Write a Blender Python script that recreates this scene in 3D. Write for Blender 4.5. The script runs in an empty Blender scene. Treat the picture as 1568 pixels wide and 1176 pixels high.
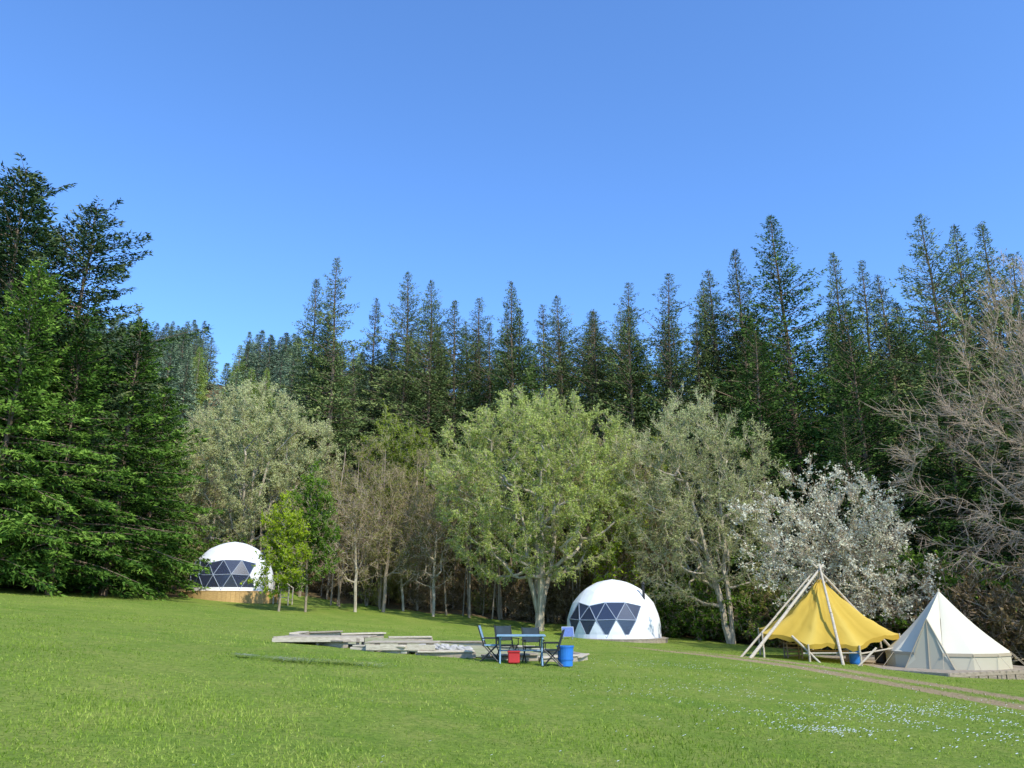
import bpy, math, random
import numpy as np
from mathutils import Vector, Matrix

random.seed(7)
scene = bpy.context.scene
D2R = math.pi/180

# ------------------------------------------------------------------ terrain
def gz(x, y):
    x = np.asarray(x, float); y = np.asarray(y, float)
    xx = 90*np.tanh(x/90)
    b = -0.0725*xx + 0.0175*(np.sqrt(xx*xx+25)-5)
    und = 0.05*np.sin(x*.35+1)*np.cos(y*.28)+0.05*np.sin(x*.13-y*.17)
    ramp = 4*np.logaddexp(0, (y-64)/4.0)
    ramp = np.minimum(ramp, 145+0.05*ramp)
    slope = np.clip(.30-.0008*x, .2, .38)
    h = slope*ramp
    h = h*(1+0.06*np.sin(x*.045+.6)*np.sin(y*.03))
    return b+und+h
def G(x, y): return float(gz(x, y))

# ------------------------------------------------------------------ mesh building
class MB:
    def __init__(s): s.V=[]; s.F=[]; s.M=[]; s.T=[]; s.n=0
    def add(s, V, F, m=0, t=0.5):
        V=np.asarray(V,float).reshape(-1,3); F=np.asarray(F,int).reshape(-1,3)
        s.V.append(V); s.F.append(F+s.n)
        s.M.append(np.full(len(F), m, int))
        s.T.append(np.broadcast_to(np.asarray(t,float),(len(V),)).copy())
        s.n+=len(V)
    def tris(s, A, B, C, m, t):
        n=len(A); V=np.stack([A,B,C],1).reshape(-1,3)
        F=np.arange(3*n).reshape(-1,3)
        s.add(V,F,m,np.repeat(np.broadcast_to(t,(n,)),3))
    def tubes(s, P0,P1,R0,R1,k=6,m=0,t=.5,caps=False):
        P0=np.atleast_2d(np.asarray(P0,float)); P1=np.atleast_2d(np.asarray(P1,float))
        n=len(P0); R0=np.broadcast_to(R0,(n,)); R1=np.broadcast_to(R1,(n,))
        d=P1-P0; d=d/(np.linalg.norm(d,axis=1,keepdims=True)+1e-9)
        ref=np.where(np.abs(d[:,2:3])<.9,np.array([[0,0,1.]]),np.array([[1.,0,0]]))
        a=np.cross(d,ref); a/=np.linalg.norm(a,axis=1,keepdims=True); b=np.cross(d,a)
        an=np.arange(k)*2*math.pi/k
        ring=np.cos(an)[None,:,None]*a[:,None]+np.sin(an)[None,:,None]*b[:,None]
        V=np.concatenate([P0[:,None]+ring*R0[:,None,None],P1[:,None]+ring*R1[:,None,None]],1)
        f=[]
        for j in range(k):
            j2=(j+1)%k
            f+= [(j,j2,k+j),(j2,k+j2,k+j)]
        if caps:
            for j in range(1,k-1): f+=[(0,j+1,j),(k,k+j,k+j+1)]
        f=np.array(f); F=(f[None]+(np.arange(n)*2*k)[:,None,None]).reshape(-1,3)
        tt=np.repeat(np.broadcast_to(t,(n,)),2*k)
        s.add(V.reshape(-1,3),F,m,tt)
    def box(s, c, size, rz=0, m=0, t=.5, tilt=0, bev=0.0):
        sx,sy,sz=[q/2 for q in size]
        e=min(bev,sx*.5,sy*.5,sz*.5)
        if e<=0:
            P=np.array([[x,y,z] for x in(-sx,sx) for y in(-sy,sy) for z in(-sz,sz)])
            F=[(0,1,3),(0,3,2),(4,6,7),(4,7,5),(0,4,5),(0,5,1),(2,3,7),(2,7,6),(0,2,6),(0,6,4),(1,5,7),(1,7,3)]
        else:
            def oct_(hx,hy,z,e):
                return [[-hx+e,-hy,z],[hx-e,-hy,z],[hx,-hy+e,z],[hx,hy-e,z],[hx-e,hy,z],[-hx+e,hy,z],[-hx,hy-e,z],[-hx,-hy+e,z]]
            P=oct_(sx-e,sy-e,-sz,e)+oct_(sx,sy,-sz+e,e)+oct_(sx,sy,sz-e,e)+oct_(sx-e,sy-e,sz,e)
            P=np.array(P); F=[]
            for r in range(3):
                for j in range(8):
                    j2=(j+1)%8; F+=[(r*8+j,r*8+j2,r*8+8+j),(r*8+j2,r*8+8+j2,r*8+8+j)]
            for j in range(1,7): F+=[(0,j+1,j),(24,24+j,24+j+1)]
        R=Matrix.Rotation(rz,3,'Z')@Matrix.Rotation(tilt,3,'X')
        P=P@np.array(R).T+np.array(c)
        s.add(P,F,m,t)
    def build(s, name, mats, smooth=False, link=True):
        V=np.concatenate(s.V); F=np.concatenate(s.F); M=np.concatenate(s.M); T=np.concatenate(s.T)
        me=bpy.data.meshes.new(name)
        me.vertices.add(len(V)); me.vertices.foreach_set('co',V.ravel())
        me.loops.add(len(F)*3); me.loops.foreach_set('vertex_index',F.ravel().astype(np.int32))
        me.polygons.add(len(F)); me.polygons.foreach_set('loop_start',(np.arange(len(F))*3).astype(np.int32))
        me.polygons.foreach_set('material_index',M.astype(np.int32))
        me.update(calc_edges=True)
        me.polygons.foreach_set('use_smooth',np.full(len(F),smooth))
        a=me.attributes.new('tint','FLOAT','POINT'); a.data.foreach_set('value',T.astype(np.float32))
        for m in mats: me.materials.append(m)
        me.update()
        if not link: return me
        ob=bpy.data.objects.new(name,me); scene.collection.objects.link(ob); return ob

def place(me, name, loc, scale=(1,1,1), rz=0, parent=None):
    ob=bpy.data.objects.new(name,me); ob.location=loc
    ob.scale=scale if hasattr(scale,'__len__') else (scale,)*3
    ob.rotation_euler=(0,0,rz); scene.collection.objects.link(ob)
    if parent: ob.parent=parent
    return ob
def empty(name):
    e=bpy.data.objects.new(name,None); scene.collection.objects.link(e); return e

# ------------------------------------------------------------------ materials
def newmat(name):
    m=bpy.data.materials.new(name); m.use_nodes=True
    nt=m.node_tree; b=nt.nodes['Principled BSDF']; return m,nt,b
def ramp(nt,fac,stops):
    r=nt.nodes.new('ShaderNodeValToRGB'); el=r.color_ramp.elements
    while len(el)<len(stops): el.new(.5)
    for e,(p,c) in zip(el,stops): e.position=p; e.color=(*c,1)
    nt.links.new(fac,r.inputs['Fac']); return r.outputs['Color']
def noise(nt,vec,scale,detail=4,rough=.6):
    n=nt.nodes.new('ShaderNodeTexNoise'); n.inputs['Scale'].default_value=scale
    n.inputs['Detail'].default_value=detail; n.inputs['Roughness'].default_value=rough
    if vec is not None: nt.links.new(vec,n.inputs['Vector'])
    return n.outputs['Fac']
def mixc(nt,fac,a,b,mode='MIX'):
    n=nt.nodes.new('ShaderNodeMix'); n.data_type='RGBA'; n.blend_type=mode
    for sock,v in((n.inputs['Factor'],fac),(n.inputs[6],a),(n.inputs[7],b)):
        if isinstance(v,(int,float)): sock.default_value=v
        elif isinstance(v,tuple): sock.default_value=(*v,1)
        else: nt.links.new(v,sock)
    return n.outputs[2]
def attr(nt,name):
    a=nt.nodes.new('ShaderNodeAttribute'); a.attribute_name=name; return a.outputs['Fac']
def math_(nt,op,a,b=0.0,clamp=False):
    n=nt.nodes.new('ShaderNodeMath'); n.operation=op; n.use_clamp=clamp
    for i,v in enumerate((a,b)):
        if isinstance(v,(int,float)): n.inputs[i].default_value=v
        else: nt.links.new(v,n.inputs[i])
    return n.outputs[0]
def coord(nt,which='Object'):
    return nt.nodes.new('ShaderNodeTexCoord').outputs[which]

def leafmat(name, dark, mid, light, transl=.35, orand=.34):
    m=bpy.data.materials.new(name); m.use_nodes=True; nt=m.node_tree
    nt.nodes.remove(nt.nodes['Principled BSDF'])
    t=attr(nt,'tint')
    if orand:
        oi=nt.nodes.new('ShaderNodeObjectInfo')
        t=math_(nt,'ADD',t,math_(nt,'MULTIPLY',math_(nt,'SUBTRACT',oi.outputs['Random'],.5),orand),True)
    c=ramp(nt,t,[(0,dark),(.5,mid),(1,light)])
    df=nt.nodes.new('ShaderNodeBsdfDiffuse'); nt.links.new(c,df.inputs['Color']); out=df.outputs[0]
    if transl:
        tr=nt.nodes.new('ShaderNodeBsdfTranslucent'); nt.links.new(c,tr.inputs['Color'])
        mx=nt.nodes.new('ShaderNodeMixShader'); mx.inputs[0].default_value=transl
        nt.links.new(df.outputs[0],mx.inputs[1]); nt.links.new(tr.outputs[0],mx.inputs[2]); out=mx.outputs[0]
    nt.links.new(out,nt.nodes['Material Output'].inputs['Surface'])
    return m
def solid(name,c1,c2=None,scale=6,rough=.8,spec=.3,bump=0.0,stretch=None,metal=0):
    m,nt,b=newmat(name); co=coord(nt)
    if stretch:
        mp=nt.nodes.new('ShaderNodeMapping'); mp.inputs['Scale'].default_value=stretch
        nt.links.new(co,mp.inputs['Vector']); co=mp.outputs[0]
    if c2 is None: c2=tuple(q*.75 for q in c1)
    f=noise(nt,co,scale,4,.65)
    c=ramp(nt,f,[(.3,c2),(.7,c1)])
    c=mixc(nt,math_(nt,'MULTIPLY',attr(nt,'tint'),.5),c,mixc(nt,1.0,c,(.45,.45,.45),'MULTIPLY'))
    nt.links.new(c,b.inputs['Base Color'])
    b.inputs['Roughness'].default_value=rough; b.inputs['Specular IOR Level'].default_value=spec
    b.inputs['Metallic'].default_value=metal
    if bump:
        bp=nt.nodes.new('ShaderNodeBump'); bp.inputs['Strength'].default_value=bump; bp.inputs['Distance'].default_value=.03
        nt.links.new(f,bp.inputs['Height']); nt.links.new(bp.outputs[0],b.inputs['Normal'])
    return m

BARK_D=leafmat('bark_dark',(.23,.17,.12),(.17,.125,.09),(.11,.08,.06),0,.3)
BARK_L=solid('bark_pale',(.56,.49,.37),(.30,.24,.17),7,.9,.1,.5,(1,1,.3))
BARK_M=solid('bark_mid',(.40,.32,.23),(.22,.17,.12),7,.9,.1,0,(1,1,.3))
TWIG_P=leafmat('twig_pink',(.44,.34,.24),(.36,.27,.19),(.28,.20,.14),0,.1)
TWIG_B=leafmat('twig_ash',(.50,.38,.29),(.40,.30,.22),(.30,.22,.16),0,.1)
TWIG_G=leafmat('twig_grey',(.50,.45,.29),(.42,.37,.23),(.33,.28,.17),0,.1)
CON_A=leafmat('spruce_needles',(.040,.070,.024),(.120,.165,.054),(.25,.29,.10),0,.6)
CON_B=leafmat('dark_spruce_needles',(.018,.044,.012),(.062,.115,.026),(.17,.25,.052),0)
CON_C=leafmat('fir_needles',(.022,.050,.022),(.080,.120,.048),(.24,.23,.09),0)
CON_L=leafmat('hemlock_needles',(.018,.046,.009),(.075,.145,.023),(.19,.30,.048),0)
CON_HAZE=leafmat('hazed_far_needles',(.08,.12,.085),(.17,.23,.14),(.28,.36,.19),0,.5)  # distance haze painted into the needle colours: paler and bluer
LARCH=leafmat('larch_needles',(.14,.19,.04),(.29,.38,.08),(.40,.50,.13),.2)
LEAF_C=leafmat('willow_leaves',(.21,.26,.05),(.46,.52,.14),(.65,.70,.24),.4)
LEAF_P=leafmat('pale_leaves',(.26,.28,.10),(.50,.52,.23),(.66,.67,.34),.4)
LEAF_O=leafmat('olive_leaves',(.14,.15,.03),(.30,.29,.08),(.42,.40,.13),.35)
LEAF_Y=leafmat('yellow_green_leaves',(.15,.23,.015),(.36,.46,.03),(.55,.64,.06),.45)
LEAF_G=leafmat('green_leaves',(.035,.09,.010),(.12,.21,.025),(.23,.36,.045),.3)
LEAF_S=leafmat('spring_leaves',(.10,.15,.015),(.27,.34,.04),(.42,.48,.08),.4)
LEAF_B=leafmat('brown_leaves',(.11,.08,.035),(.25,.18,.085),(.36,.28,.13),.2)
BLOSSOM=leafmat('blossom_petals',(.40,.38,.20),(.68,.64,.45),(.88,.84,.70),.3)

# ------------------------------------------------------------------ plants
def conifer(name, seed, H, R, z0=1.5, dens=36, droop=.25, irr=0.0, mats=None, pw=.85, size=1.0, up=38, low=-8, spacing=.5, tintb=0.0, hang=.3, wd=1.0, shrink=.6, kexp=0):
    rng=np.random.default_rng(seed); mb=MB()
    K=14; zs=np.linspace(-.4,H,K); wob=np.cumsum(rng.normal(0,.05,(K,2)),0)*(H/25)
    ax=np.column_stack([wob-wob[0],zs]); r=np.maximum(.011*H*(1-zs/H)**.9+.02,.02)
    mb.tubes(ax[:-1],ax[1:],r[:-1],r[1:],7,0,.3)
    z=z0
    lobe=rng.uniform(0,6.28,6)
    while z<H-.05:
        t=(z-z0)/(H-z0)
        base=R*(1-math.exp(-kexp*(H-z)/R)) if kexp else R*((1-t)**pw)
        rad=base*min(1,.62+3.0*t)*(1+ .12*math.sin(z*1.9+lobe[0])+.14*math.sin(z*.8+lobe[3]))+.12
        nb=rng.integers(5,8) if t<.9 else 6
        az0=rng.uniform(0,6.28)
        for b in range(nb):
            if rng.random()<irr*.5: continue
            az=az0+b*6.283/nb+rng.normal(0,.25)
            L=rad*rng.uniform(.45,1.12)*(1+.25*irr*math.sin(3*az+lobe[1]+z*.35)+ .18*math.sin(2*az+lobe[2]+z*.2))
            if rng.random()<.12: L*=1.28
            el=(low+(up-low)*t**1.2+rng.normal(0,8))*D2R
            dh=np.array([math.cos(az),math.sin(az),0]); pp=np.array([-dh[1],dh[0],0])
            o=np.array([np.interp(z,zs,ax[:,0]),np.interp(z,zs,ax[:,1]),z])
            te=math.tan(el)
            def pos(s): 
                return o+dh*(L*s)[:,None]+np.array([0,0,1.])*(L*(te*s-droop*(1-t)*s*s+ .16*(1-t)*s**4))[:,None]
            sp=pos(np.array([0,.5,.95])); rr=(.005*L+.01)*np.array([1.5,.9,.25])
            mb.tubes(sp[:-1],sp[1:],rr[:-1],rr[1:],3,0,.3)
            n=max(10,int(dens*L))
            s=.08+.92*rng.random(n)**.8
            sz=size*(1-shrink*t)
            l2=(.36*L*(1-s)**.8+.2*sz)*rng.random(n)**.8
            sd=rng.choice([-1.,1.],n)
            P=pos(s)+pp*(sd*l2*.9)[:,None]+dh*(l2*.4)[:,None]
            P[:,2]-= .25*l2*(1-t)+hang*sz*rng.random(n)**1.6; P+=rng.normal(0,.05*sz,P.shape)
            d=pp*(sd*.7)[:,None]+dh*.75+rng.normal(0,.38,(n,3)); d[:,2]+= -.42+.75*t
            d/=np.linalg.norm(d,axis=1,keepdims=True)
            ln=rng.uniform(.22,.55,n)*sz; w=rng.uniform(.055,.105,n)*sz*wd
            sv=np.cross(d,rng.normal(0,1,(n,3))+np.array([0,0,.8])); sv/=np.linalg.norm(sv,axis=1,keepdims=True)+1e-6
            tip=P+d*ln[:,None]
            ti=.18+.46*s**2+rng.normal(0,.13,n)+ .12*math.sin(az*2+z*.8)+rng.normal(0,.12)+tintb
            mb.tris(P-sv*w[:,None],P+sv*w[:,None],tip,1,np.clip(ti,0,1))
        z+=spacing*rng.uniform(.7,1.25)*(1-.4*t)
    return mb.build(name,mats,link=False)

def broad(name, seed, H, R, cb, N=420, trunks=1, spread=.15, lean=(0,0), leaves=8, leaf=.10, twigs=5, twlen=.8, mats=None,
          upb=.35, surf=.45, rbase=None, taper_top=0, droop_lobes=.22, wmin=.011, trunk_frac=.55):
    rng=np.random.default_rng(seed); mb=MB()
    nodes=[np.array([0,0,-.3])]; par=[-1]; path=[0.]
    def addn(p,q):
        nodes.append(p); par.append(q); path.append(path[q]+np.linalg.norm(p-nodes[q])); return len(nodes)-1
    c=np.array([lean[0],lean[1],(H+cb)/2]); cz=(H-cb)/2
    for k in range(trunks):
        az=k*6.283/trunks+rng.uniform(-.5,.5)
        end=np.array([lean[0],lean[1],cb+(H-cb)*trunk_frac])
        if trunks>1: end=end+np.array([math.cos(az),math.sin(az),0])*R*spread*rng.uniform(.8,1.3)
        q=0; K=9; ofs=np.zeros(3)
        for i in range(1,K+1):
            t=i/K; ofs[:2]+=rng.normal(0,.022*H/K*2,2)
            p=np.array([end[0]*t**1.1,end[1]*t**1.1,end[2]*t])+ofs
            q=addn(p,q)
    u=rng.normal(0,1,(N,3)); u/=np.linalg.norm(u,axis=1,keepdims=True)
    rr=rng.random(N)**surf
    ph=rng.uniform(0,6.28,6)
    lob=1+droop_lobes*(np.sin(3*u[:,0]*1.7+ph[0]+2*u[:,2])*np.sin(3.3*u[:,1]+ph[1])+.5*np.sin(6*u[:,0]+ph[2])*np.sin(6*u[:,2]+ph[3]))
    P=u*(rr*lob)[:,None]*np.array([R,R,cz])
    if taper_top: P[:,:2]*= (1-taper_top*np.clip(P[:,2:3]/cz,0,1))
    P+=c; P=P[P[:,2]>max(.4,cb*.5)]
    order=np.argsort(np.linalg.norm((P-np.array([lean[0],lean[1],cb])),axis=1))
    for p in P[order]:
        A=np.array(nodes); pa=np.array(path)
        dv=p-A; dist=np.linalg.norm(dv,axis=1)
        cost=dist+.22*pa+np.where(dv[:,2]<upb*dist, (upb*dist-dv[:,2])*.9,0)
        cost[:3]+=3 if H>6 else .5
        q=int(np.argmin(cost)); L=dist[q]
        if L<.15: continue
        ns=max(1,min(5,int(L/.8)+1)); base=nodes[q]
        up=np.array([0,0,1.])*L*.12; jit=rng.normal(0,.05*L,3)
        for i in range(1,ns+1):
            t=i/ns; b=4*t*(1-t)
            q=addn(base+(p-base)*t - up*b*.5+jit*b+ (rng.normal(0,.03*L,3) if i<ns else 0),q)
    n=len(nodes); A=np.array(nodes); par=np.array(par)
    rad=np.zeros(n); acc=np.zeros(n)
    for i in range(n-1,0,-1):
        rad[i]=wmin*1.1 if acc[i]==0 else acc[i]**(1/2.25)
        acc[par[i]]+=rad[i]**2.25
    rad[0]=acc[0]**(1/2.25)*1.15
    idx=np.arange(1,n); k=par[idx]
    sc=1.0
    if rbase: sc=rbase/rad[0]
    rad=np.where(rad>.03, .03+(rad-.03)*sc if sc<1 else rad*sc, rad)
    big=rad[idx]>.05
    mb.tubes(A[k[big]],A[idx[big]],np.minimum(rad[k[big]],rad[idx[big]]*1.5),rad[idx[big]],7,0,.3)
    sm=~big
    mb.tubes(A[k[sm]],A[idx[sm]],np.minimum(rad[k[sm]],rad[idx[sm]]*1.4),rad[idx[sm]],3,0,.35)
    cand=np.where((rad<.05)&(A[:,2]>max(.3,cb*.6)))[0]
    src=np.repeat(cand,twigs); m=len(src)
    outd=A[src]-c; outd/=np.linalg.norm(outd,axis=1,keepdims=True)+1e-6
    d=outd*.75+rng.normal(0,.55,(m,3)); d[:,2]+=.35; d/=np.linalg.norm(d,axis=1,keepdims=True)
    ln=twlen*rng.uniform(.4,1.25,m)
    off=(A[par[src]]-A[src])*rng.random(m)[:,None]
    p0=A[src]+off; p1=p0+d*ln[:,None]
    mb.tubes(p0,p1,wmin,wmin*.45,3,1,rng.random(m)*.8)
    m2=m*2; s2=rng.integers(0,m,m2); f=rng.random(m2)*.8+.1
    q0=p0[s2]+(p1-p0)[s2]*f[:,None]; dd=d[s2]*.8+rng.normal(0,.5,(m2,3)); dd/=np.linalg.norm(dd,axis=1,keepdims=True)
    l3=ln[s2]*rng.uniform(.25,.6,m2); q1=q0+dd*l3[:,None]
    w=np.cross(dd,rng.normal(0,1,(m2,3))); w/=np.linalg.norm(w,axis=1,keepdims=True); w*=wmin*.8
    mb.tris(q0-w,q0+w,q1,1,rng.random(m2)*.8)
    if leaves>0:
        nl=int(m*leaves); s3=rng.integers(0,m2,nl); f=rng.random(nl)
        P=q0[s3]+(q1-q0)[s3]*f[:,None]+rng.normal(0,.05,(nl,3))
        d1=rng.normal(0,1,(nl,3)); d1/=np.linalg.norm(d1,axis=1,keepdims=True)
        d2=np.cross(d1,rng.normal(0,1,(nl,3))); d2/=np.linalg.norm(d2,axis=1,keepdims=True)
        ls=leaf*rng.uniform(.55,1.3,nl)
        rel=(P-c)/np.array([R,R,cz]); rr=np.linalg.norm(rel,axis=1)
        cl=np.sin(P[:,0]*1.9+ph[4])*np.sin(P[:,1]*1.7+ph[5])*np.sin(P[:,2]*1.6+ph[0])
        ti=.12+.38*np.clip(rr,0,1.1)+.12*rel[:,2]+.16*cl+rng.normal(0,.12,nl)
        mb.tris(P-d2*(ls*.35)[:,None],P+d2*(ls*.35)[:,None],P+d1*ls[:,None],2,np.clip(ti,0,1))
    return mb.build(name,mats,link=False)

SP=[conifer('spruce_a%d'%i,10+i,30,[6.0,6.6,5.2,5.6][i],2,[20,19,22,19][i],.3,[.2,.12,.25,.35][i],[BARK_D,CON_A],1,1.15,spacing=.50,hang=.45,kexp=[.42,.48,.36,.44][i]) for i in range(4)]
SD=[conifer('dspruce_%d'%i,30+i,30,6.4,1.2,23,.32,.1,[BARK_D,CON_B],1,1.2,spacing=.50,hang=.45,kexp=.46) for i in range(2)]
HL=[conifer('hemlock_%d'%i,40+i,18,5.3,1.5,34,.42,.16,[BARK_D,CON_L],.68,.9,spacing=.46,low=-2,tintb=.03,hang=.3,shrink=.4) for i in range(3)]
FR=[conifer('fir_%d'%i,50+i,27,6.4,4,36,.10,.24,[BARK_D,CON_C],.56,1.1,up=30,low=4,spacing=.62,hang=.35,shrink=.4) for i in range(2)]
FA=[conifer('farcon_%d'%i,60+i,22,4.8,1,8,.3,.1,[BARK_D,CON_HAZE],1.0,2.1,spacing=.75,hang=.35,kexp=.45) for i in range(3)]
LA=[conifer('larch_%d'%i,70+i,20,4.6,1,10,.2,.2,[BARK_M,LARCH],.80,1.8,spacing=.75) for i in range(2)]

def con(me,name,x,y,H,baseH,rw=1.0,parent=None):
    s=H/baseH
    ob=place(me,name,(x,y,G(x,y)-.1),(s*rw*random.uniform(.85,1.12),s*rw*random.uniform(.85,1.12),s),random.uniform(0,6.28),parent)
    ob.rotation_euler=(random.gauss(0,.012),random.gauss(0,.012),ob.rotation_euler[2])

mid=[(-20.2,78,29),(-17.1,74,31),(-15.4,84,27.6),(-11.2,80,30.7),(-8.9,82,30),(-5.7,78,27.6),(-3.2,84,28.7),(.4,72,29.5),(3.4,84,28.7),
(4.9,76,28.8),(8.3,82,28),(11.2,72,30),(14.7,72,31),(20,78,32),(21.3,76,33),(23.2,74,35),(29,66,32.8),(32.6,70,33),(36,72,32.5),
(32.8,58,33.3),(36.8,60,33.8),(39,60,34),(40.6,60,31)]
for i,(x,y,H) in enumerate(mid):
    con(SP[(i*3+i//4)%4],'spruce_tree',x,y,H*1.0,30,.92)
for (x,y,H) in [(22.7,62,35),(.9,73,27),(-18.5,76,25),(11.8,75,28)]:
    con(SD[0],'dark_spruce_tree',x,y,H,30,.85)
for (x,y,H) in [(18.6,59,24),(25.5,57,25),(29.5,53,22),(34,51,23),(38,52,22),(23,54,16),(42,47,24)]:
    con(SD[1],'dark_spruce_tree',x,y,H,30,1.05)
for i,(x,y,H) in enumerate([(-30.7,46,26.5),(-28,48.5,25.3),(-35,49,25),(-32.5,47.5,23)]):
    con(FR[i%2],'fir_tree',x,y,H,27,1.0)
for i,(x,y,H) in enumerate([(-27.2,42,18),(-24.8,50,17.6),(-25.6,45.5,16.5),(-30.5,43,17),(-25.2,55.5,14.5),(-33,38,17),(-29,52,17),(-28,57,17),(-34,55,22),(-37,44,22)]):
    con(HL[i%3],'hemlock_tree',x,y,H,18,1.02)
E=empty('conifer_forest')
rng=random.Random(3)
for r,y0 in enumerate([77,86,97,110]):
    x=-18
    while x<72:
        xx=x+rng.uniform(-1.8,1.8); yy=y0+rng.uniform(-4,4)
        tn=rng.uniform(.310,.392)+.0007*xx-.012*r*.3
        H=yy*tn+1.6-G(xx,yy)
        if H>8: con(SP[rng.randrange(4)] if rng.random()<.85 else SD[0],'spruce',xx,yy,min(H,30),30,1.05,E)
        x+=rng.uniform(3.0,6.4)
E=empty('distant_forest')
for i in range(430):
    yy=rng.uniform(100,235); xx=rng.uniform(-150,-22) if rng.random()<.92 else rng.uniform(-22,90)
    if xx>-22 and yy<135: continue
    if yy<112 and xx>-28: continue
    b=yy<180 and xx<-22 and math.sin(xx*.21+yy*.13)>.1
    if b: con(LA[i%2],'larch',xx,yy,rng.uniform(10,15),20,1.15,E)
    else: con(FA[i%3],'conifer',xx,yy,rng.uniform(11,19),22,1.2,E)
for i in range(50):
    yy=rng.uniform(74,105); xx=rng.uniform(-60,-24)
    if yy<85 and xx<-50: continue
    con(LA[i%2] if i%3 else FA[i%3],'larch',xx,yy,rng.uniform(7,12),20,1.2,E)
for i in range(18):
    yy=rng.uniform(40,75); xx=rng.uniform(-75,-40)
    con(SP[i%3],'spruce',xx,yy,rng.uniform(15,22),30,1.2,E)

def tree(me,name,x,y,s=1,rz=0,parent=None):
    return place(me,name,(x,y,G(x,y)),s,rz,parent)
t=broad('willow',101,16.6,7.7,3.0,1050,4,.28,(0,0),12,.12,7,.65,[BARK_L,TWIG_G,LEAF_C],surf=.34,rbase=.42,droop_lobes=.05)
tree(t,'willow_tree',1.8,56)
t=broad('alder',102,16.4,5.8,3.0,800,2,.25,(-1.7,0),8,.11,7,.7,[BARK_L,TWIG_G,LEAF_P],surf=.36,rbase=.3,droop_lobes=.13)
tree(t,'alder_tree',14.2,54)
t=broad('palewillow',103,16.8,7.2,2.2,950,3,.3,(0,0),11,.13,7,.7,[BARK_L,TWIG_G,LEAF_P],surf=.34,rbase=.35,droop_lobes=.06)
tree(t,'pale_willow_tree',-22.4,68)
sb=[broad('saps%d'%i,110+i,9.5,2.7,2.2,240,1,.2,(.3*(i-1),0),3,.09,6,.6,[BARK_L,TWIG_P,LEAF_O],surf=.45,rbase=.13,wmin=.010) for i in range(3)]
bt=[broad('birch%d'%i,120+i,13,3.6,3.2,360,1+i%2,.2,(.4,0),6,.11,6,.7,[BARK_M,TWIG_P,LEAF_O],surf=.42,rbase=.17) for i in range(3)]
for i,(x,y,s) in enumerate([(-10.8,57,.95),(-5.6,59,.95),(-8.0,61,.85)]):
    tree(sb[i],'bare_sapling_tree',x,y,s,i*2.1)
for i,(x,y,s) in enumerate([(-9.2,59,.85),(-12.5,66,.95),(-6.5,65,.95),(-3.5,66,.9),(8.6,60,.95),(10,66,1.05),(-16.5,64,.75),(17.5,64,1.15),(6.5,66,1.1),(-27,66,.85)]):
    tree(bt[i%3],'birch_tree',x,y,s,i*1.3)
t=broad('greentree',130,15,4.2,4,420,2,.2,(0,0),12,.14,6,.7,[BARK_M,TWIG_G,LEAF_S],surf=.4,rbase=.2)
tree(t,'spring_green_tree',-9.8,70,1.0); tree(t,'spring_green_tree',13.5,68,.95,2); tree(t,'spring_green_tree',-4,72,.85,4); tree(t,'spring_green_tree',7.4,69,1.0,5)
t=broad('ygt',131,8,2.1,1.0,240,1,.2,(0,0),9,.16,5,.5,[BARK_M,TWIG_G,LEAF_Y],surf=.5,rbase=.09,taper_top=.35)
tree(t,'young_maple_tree',-14.1,50,.9)
t2=broad('gyt',132,9.5,2.0,1.5,240,1,.2,(0,0),10,.16,5,.5,[BARK_M,TWIG_G,LEAF_G],surf=.5,rbase=.09,taper_top=.4)
tree(t2,'young_green_tree',-13.1,52.5,.98)
t3=broad('thinbright',133,11.5,2.6,3,200,1,.2,(0,0),4,.2,4,.5,[BARK_M,TWIG_G,LEAF_Y],surf=.4,rbase=.1)
tree(t3,'young_maple_tree',7.2,57,1.0,1)
t=broad('blossom',140,10.2,4.8,1.0,430,5,.5,(0,0),8,.13,5,.8,[BARK_M,TWIG_P,BLOSSOM],surf=.5,rbase=.22,upb=.6,droop_lobes=.3)
tree(t,'blossom_tree',17.8,44.5)
t=broad('barebig',141,20,8.0,2.6,560,3,.35,(-.6,0),1.2,.09,6,1.15,[BARK_M,TWIG_B,LEAF_B],surf=.5,rbase=.36,upb=.3,wmin=.012)
tree(t,'bare_tree',28.6,38)
tree(t,'bare_tree',36,45,1.0,2.2)
bsh=[broad('bush%d'%i,150+i,3.6,2.1,.1,110,4,.5,(0,0),[5,8,8][i],.14,5,.5,[BARK_M,TWIG_P,[LEAF_B,LEAF_G,LEAF_O][i]],surf=.55,rbase=.06) for i in range(3)]
E=empty('woodland_undergrowth')
for i in range(100):
    x=rng.uniform(-34,34)
    e=float(np.interp(x,[-60,-31,-24,-18,-10,0,8,15,18,24,30,60],[48,51,58,65,62,61,59,56,50,46,43,40]))
    y=e+rng.uniform(.8,7)
    k=rng.choice([0,0,0,2]) if -18<x<9 else rng.choice([0,1,1,2])
    if x<-20: k=rng.choice([0,1])
    s=rng.uniform(.5,1.1)*(1 if abs(x+5)<14 else 1.15)
    if -25<x<-16 and y<64: continue
    tree(bsh[k],'bush',x,y,s,rng.uniform(0,6),E)
for (x,y,k,s) in [(12.5,55.5,1,1.1),(10.8,56.5,1,1.0),(14.8,56,1,1.3),(16.5,54,1,1.2),(24,42.5,0,1.5),(26,41,0,1.6),(22.5,44.5,0,1.3),(21.5,46,1,1.6),(24,47,1,1.8),(26.5,26,1,1.7),(25,23.5,1,1.8),(28.5,28,1,2.0)]:
    tree(bsh[k],'bush',x,y,s,x,E)
mb=MB()
r2=np.random.default_rng(5)
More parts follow.
